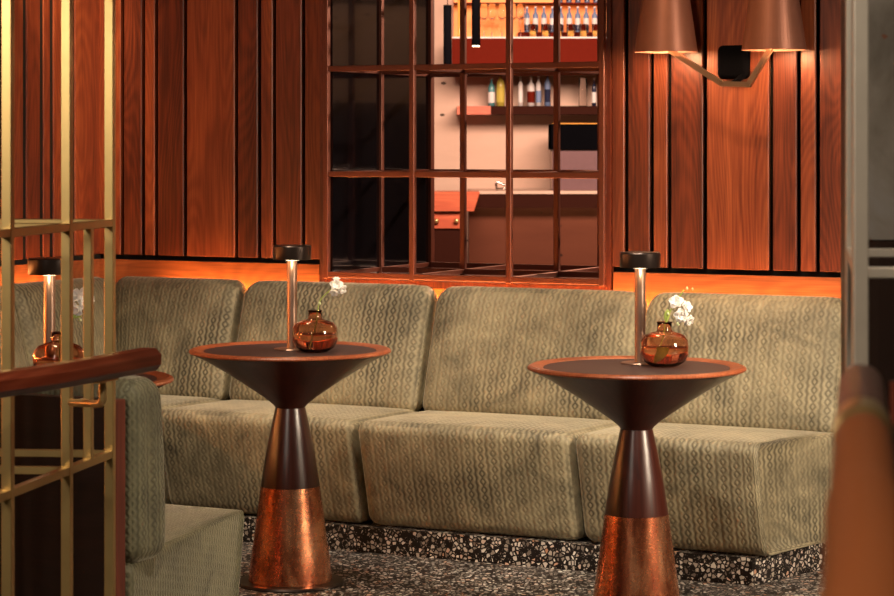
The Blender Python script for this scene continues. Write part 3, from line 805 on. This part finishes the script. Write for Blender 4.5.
one('support_post', 'nearwood', hn, lambda bm: tube(bm, [Vector((.350, 2.02, 0)), Vector((.350, 2.02, 1.108))], .016, 16), smooth=True)
one('support_post', 'railwood', hn, lambda bm: tube(bm, [Vector((.419, 2.20, 0)), Vector((.419, 2.20, 1.112))], .012, 16), smooth=True)
one('cross_piece', 'railwood', hn, lambda bm: tube(bm, [Vector((.419, 2.20, 1.07)), Vector((.352, 2.03, 1.07))], .008, 12), smooth=True)

# ------------------------------------------------------------------ bar room beyond
struct('floor_bar', 'terrf', lambda bm: wbox(bm, -7, 8, 9.0, 18, -.05, 0))
struct('wall_bar_back', 'plaster', lambda bm: wbox(bm, -4, 8, 17.2, 17.3, 0, 3.6))
wbr = struct('wall_bar_right', 'darkwood', lambda bm: wbox(bm, 6.0, 6.1, 9.0, 17.2, 0, 3.6))
one('reflected_band', 'plaster', wbr, lambda bm: wbox(bm, 5.98, 5.999, 11.5, 16.0, 1.62, 2.3))  # unseen, added so the black lining mirrors a lit patch
struct('wall_bar_left', 'plaster', lambda bm: wbox(bm, -4.1, -4, 9.0, 17.2, 0, 3.6))
struct('ceiling_bar', 'ceil', lambda bm: wbox(bm, -4, 8, 9.0, 17.3, 3.6, 3.65))
def B(px, Y): return (px-447)/F*Y
def Zp(py, Y): return HZ-(py-HY)/F*Y
# counter
Yc = 16.3
ct = thing('bar_counter', (1.0, 16.6, 0), 'long stone bar counter with dark apron seen through the lattice', 'counter')
zt = Zp(191, Yc)
one('counter_top', 'plaster', ct, lambda bm: wbox(bm, .15, 3.2, Yc, 17.19, zt-.02, zt))
one('apron', 'matdark', ct, lambda bm: wbox(bm, .15, 3.2, Yc+.01, Yc+.04, Zp(208, Yc), zt-.021))
one('front_panel', 'counterstone', ct, lambda bm: wbox(bm, .15, 3.2, Yc+.14, 17.1, 0, zt-.022))
one('glow_strip', 'led2' if 'led2' in M else 'lampglow', ct, lambda bm: wbox(bm, .2, 3.1, Yc+.05, Yc+.062, Zp(205, Yc), Zp(204, Yc)))
# cabinet at left end
Yk = 15.7
cb = thing('drawer_cabinet', (0, 15.9, 0), 'orange wood cabinet with two round drawer knobs beyond the lattice', 'cabinet')
def blk(bm):
    x0, x1, x2 = B(405, Yk), B(474, Yk), B(480, Yk); za, zb_ = Zp(211.5, Yk), Zp(192, Yk)
    V = Vector
    add_hex(bm, [V((x0, Yk, za)), V((x1, Yk, za)), V((x1, Yk+.5, za)), V((x0, Yk+.5, za)), V((x0, Yk, zb_)), V((x2, Yk, zb_)), V((x2, Yk+.5, zb_)), V((x0, Yk+.5, zb_))])
one('cabinet_top', 'orangewood', cb, blk, .004, 1)
dr = one('drawer', 'orangewood', cb, lambda bm: wbox(bm, B(405, Yk), B(463.5, Yk), Yk+.04, Yk+.45, Zp(229, Yk), Zp(213, Yk)), .004, 1)
for x in (436.5, 456.5):
    one('knob', 'hardbrass', dr, lambda bm: lathe(bm, [(0, -.017), (.013, -.013), (.018, 0), (.013, .013), (0, .017)], 16, (B(x, Yk), Yk+.022, Zp(221, Yk))), smooth=True)
one('body', 'matdark', cb, lambda bm: wbox(bm, B(405, Yk), B(463, Yk), Yk+.06, Yk+.44, 0, Zp(229.3, Yk)))
# appliance on counter
ap = thing('coffee_machine', (B(576, 16.6), 16.6, zt), 'black and mauve bar machine standing on the stone counter', 'appliance')
Ya = 16.45
one('hood', 'black', ap, lambda bm: wbox(bm, B(551, Ya), B(640, Ya), Ya, Ya+.45, Zp(150, Ya), Zp(124, Ya)), .008, 2)
one('front_panel', 'screen', ap, lambda bm: wbox(bm, B(552.5, Ya), B(639, Ya), Ya+.02, Ya+.44, zt, Zp(150.4, Ya)), .005, 1)
one('glow_strip', 'amberbottle', ap, lambda bm: wbox(bm, B(553, Ya), B(638, Ya), Ya+.05, Ya+.2, Zp(123.9, Ya), Zp(123.1, Ya)))  # glowing strip stands for the yellow-lit top edge of the machine
# tap on counter
tp = thing('bar_tap', (B(500, 16.5), 16.5, zt), 'small chrome tap on the stone counter beside the black machine', 'tap')
one('spout', 'chrome', tp, lambda bm: tube(bm, smooth_path([Vector((B(497, 16.5), 16.5, zt)), Vector((B(496, 16.5), 16.5, zt+.05)), Vector((B(499, 16.5), 16.5, zt+.055)), Vector((B(505, 16.5), 16.5, zt+.035))], 5), .008, 8), smooth=True)
one('handle', 'chrome', tp, lambda bm: tube(bm, [Vector((B(497, 16.5), 16.5, zt+.012)), Vector((B(512, 16.5), 16.5, zt+.014))], .007, 8), smooth=True)
# lower shelf
Ys = 16.9
ls = thing('wall_shelf', (B(530, Ys), 17.1, Zp(110, Ys)), 'wall shelf carrying a few bottles above the bar machine', 'shelf')
zs = Zp(106, Ys)
one('shelf_board', 'matdark', ls, lambda bm: wbox(bm, B(491, Ys), B(680, Ys), Ys, 17.199, Zp(114.5, Ys), zs))
one('shelf_lit_end', 'orangewood', ls, lambda bm: wbox(bm, B(457, Ys), B(490.8, Ys), Ys, 17.199, Zp(114.5, Ys), zs))  # orange colour stands for the orange-lit end of the dark shelf
# upper back bar
uc = thing('back_bar', (1.0, 16.9, 2.0), 'oxblood lacquered upper bar shelf with orange backlight', 'shelf')
Yu = 16.6; zu2 = Zp(38.5, Yu)
one('front_panel', 'redlac', uc, lambda bm: wbox(bm, B(452, Yu), B(700, Yu), Yu, 17.199, Zp(68, Yu), zu2))
one('ledge', 'whitelabel', uc, lambda bm: wbox(bm, B(452, Yu), B(700, Yu), Yu-.005, 17.199, zu2+.001, zu2+.012))
one('backlight', 'ledback', uc, lambda bm: wbox(bm, B(454, Yu), B(700, Yu), 17.15, 17.19, zu2+.014, 2.75))
one('riser', 'ledback' if False else 'redlac', uc, lambda bm: wbox(bm, B(520, Yu), B(700, Yu), 16.93, 17.14, zu2+.013, zu2+.06))
one('upper_shelf', 'redlac', uc, lambda bm: wbox(bm, B(454, Yu), B(700, Yu), 16.95, 17.14, Zp(4, 16.95), Zp(2.5, 16.95)))
ORD = ['first', 'second', 'third', 'fourth', 'fifth', 'sixth', 'seventh', 'eighth', 'ninth']
# bottles
def make_bottle(kind, label, group, r=.021, h=.17, body='bluelabel', glass='bottledark', lab='whitelabel'):
    t = thing('bottle', (0, 0, 0), label, 'bottle', group)
    one('glass_body', glass, t, lambda bm: lathe(bm, [(0, 0), (r, 0), (r, h*.62), (r*.85, h*.70), (r*.38, h*.78), (r*.36, h*.94), (0, h*.94)], 14), smooth=True)
    one('paper_label', lab, t, lambda bm: lathe(bm, [(r*1.03, h*.30), (r*1.03, h*.55), (r*1.0, h*.55), (r*1.0, h*.30)], 14, closed=True), smooth=False)
    one('label_band', body, t, lambda bm: lathe(bm, [(r*1.03, h*.08), (r*1.03, h*.28), (r*1.0, h*.28), (r*1.0, h*.08)], 14, closed=True), smooth=False)
    one('cap', 'whitelabel', t, lambda bm: lathe(bm, [(0, h*.935), (r*.45, h*.935), (r*.45, h), (0, h)], 12), smooth=False)
    return t
G1 = 'identical blue and white labelled bottles on the lit bar shelf'; lab1 = 'slim bottle with white and blue label in the backlit bar row'
bp = make_bottle(0, lab1, G1, r=.020, h=.185, glass='bluelabel', body='bottledark')
for i in range(9):
    x = 527+8.45*i; loc = Vector((B(x, 17.0), 17.0, zu2+.060))
    lb = ORD[i]+' slim blue and white labelled bottle from the left in the backlit bar row'
    if i == 0: bp.location = loc; bp['label'] = lb
    else: dup(bp, loc, lb)
for i in range(5):
    loc = Vector((B(560+9*i, 17.04), 17.04, Zp(2.5, 16.95)+.001)); dup(bp, loc, ORD[i]+' bottle from the left on the uppermost bar shelf, cut off by the frame', 'bottles on the uppermost bar shelf')
G2 = 'stemmed wine glasses on the lit bar shelf'; lab2 = 'stemmed wine glass at the left part of the backlit bar shelf'
def make_wine():
    t = thing('wine_glass', (0, 0, 0), lab2, 'glass', G2)
    one('glass_body', 'clear', t, lambda bm: lathe(bm, [(0, 0), (.026, 0), (.004, .006), (.0035, .11), (.012, .125), (.030, .145), (.033, .18), (.028, .235), (.0265, .235), (.0315, .18), (.0285, .147), (0, .128)], 16), smooth=True)
    return t
wg = make_wine()
for i, x in enumerate((484, 492, 502, 512.5, 520.5)):
    loc = Vector((B(x, 16.72), 16.72+.0*i, zu2+.012))
    lb = ORD[i]+' stemmed wine glass from the left on the backlit bar shelf'
    if i == 0: wg.location = loc; wg['label'] = lb
    else: dup(wg, loc, lb)
G3 = 'tumblers holding amber light on the bar shelf'; lab3 = 'short glass tumbler glowing amber in front of the bottles on the bar shelf'
def make_tumbler():
    t = thing('tumbler', (0, 0, 0), lab3, 'glass', G3)
    one('glass_body', 'clear', t, lambda bm: lathe(bm, [(0, 0), (.024, 0), (.031, .095), (.0295, .095), (.0225, .006), (0, .006)], 16), smooth=True)
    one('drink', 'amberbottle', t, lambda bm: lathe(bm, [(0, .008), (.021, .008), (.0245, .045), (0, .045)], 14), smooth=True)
    return t
tg = make_tumbler()
for i in range(6):
    x = 533+12.6*i; loc = Vector((B(x, 16.75), 16.75, zu2+.012))
    lb = ORD[i]+' glowing amber tumbler from the left in front of the bar bottles'
    if i == 0: tg.location = loc; tg['label'] = lb
    else: dup(tg, loc, lb)
fl = thing('amber_flute', (B(459.5, 16.8), 16.8, zu2+.012), 'tall glowing amber flute at the left end of the bar shelf', 'glass')
one('glass_body', 'amberbottle', fl, lambda bm: lathe(bm, [(0, 0), (.016, 0), (.012, .03), (.014, .30), (0, .30)], 14, tuple(fl.location)), smooth=True)  # flute with its glow put into the material
# bottles of the lower shelf
def sb(x, r, h, glass, lab, label, cap='whitelabel'):
    t = thing('bottle', (B(x, 17.0), 17.0, zs), label, 'bottle', None); c = tuple(t.location)
    one('glass_body', glass, t, lambda bm: lathe(bm, [(0, 0), (r, 0), (r, h*.66), (r*.8, h*.74), (r*.35, h*.82), (r*.35, h*.95), (0, h*.95)], 16, c), smooth=True)
    one('paper_label', lab, t, lambda bm: lathe(bm, [(r*1.03, h*.12), (r*1.03, h*.5), (r, h*.5), (r, h*.12)], 16, c, closed=True))
    one('cap', cap, t, lambda bm: lathe(bm, [(0, h*.94), (r*.42, h*.94), (r*.42, h), (0, h)], 12, c))
sb(491.5, .024, .20, 'tealglass', 'whitelabel', 'teal bottle at the left of the wall shelf')
sb(500.5, .030, .24, 'yellowglass', 'yellowglass', 'yellow bottle at the left of the wall shelf')
sb(520.5, .017, .22, 'whitelabel', 'whitelabel', 'thin white bottle on the wall shelf')
sb(531, .026, .21, 'whitelabel', 'redlac', 'round white bottle on the wall shelf with dark label')
sb(538.5, .019, .22, 'whitelabel', 'bluelabel', 'white bottle with blue label on the wall shelf')
sb(547.5, .022, .24, 'bluelabel', 'bottledark', 'blue patterned bottle at the right of the shelf group', 'black')
for x, lbx in ((583, 'clear tall glass on the right of the wall shelf'), ):
    t = thing('glass_jar', (B(x, 17.0), 17.0, zs), lbx, 'glass'); c = tuple(t.location)
    one('glass_body', 'clear', t, lambda bm: lathe(bm, [(0, 0), (.03, 0), (.03, .2), (.028, .2), (.028, .004), (0, .004)], 16, c), smooth=True)
sb(594, .016, .20, 'bottledark', 'whitelabel', 'dark slim bottle at the right end of the wall shelf')
# pendants
for (x, y0, y1, lb, Yp) in ((447.5, 5, 68, 'black cylinder pendant hanging left in the bar opening', 14.0), (476, -60, 45.5, 'black cylinder pendant hanging right in the bar opening', 13.2)):
    c = (B(x, Yp), Yp, 0); t = thing('pendant_lamp', (c[0], Yp, Zp(y1, Yp)), lb, 'lamp', 'black cylinder pendants over the bar')
    one('lamp_body', 'black', t, lambda bm: lathe(bm, [(0, Zp(y1, Yp)), (.024, Zp(y1, Yp)), (.024, Zp(y0, Yp)), (0, Zp(y0, Yp))], 24, c))
    one('diffuser', 'lampglow', t, lambda bm: lathe(bm, [(0, Zp(y1, Yp)-.006), (.02, Zp(y1, Yp)-.006), (.02, Zp(y1, Yp)-.001), (0, Zp(y1, Yp)-.001)], 24, c))
    one('cable', 'black', t, lambda bm: tube(bm, [Vector((c[0], Yp, Zp(y0, Yp))), Vector((c[0], Yp, 3.6))], .003, 6))
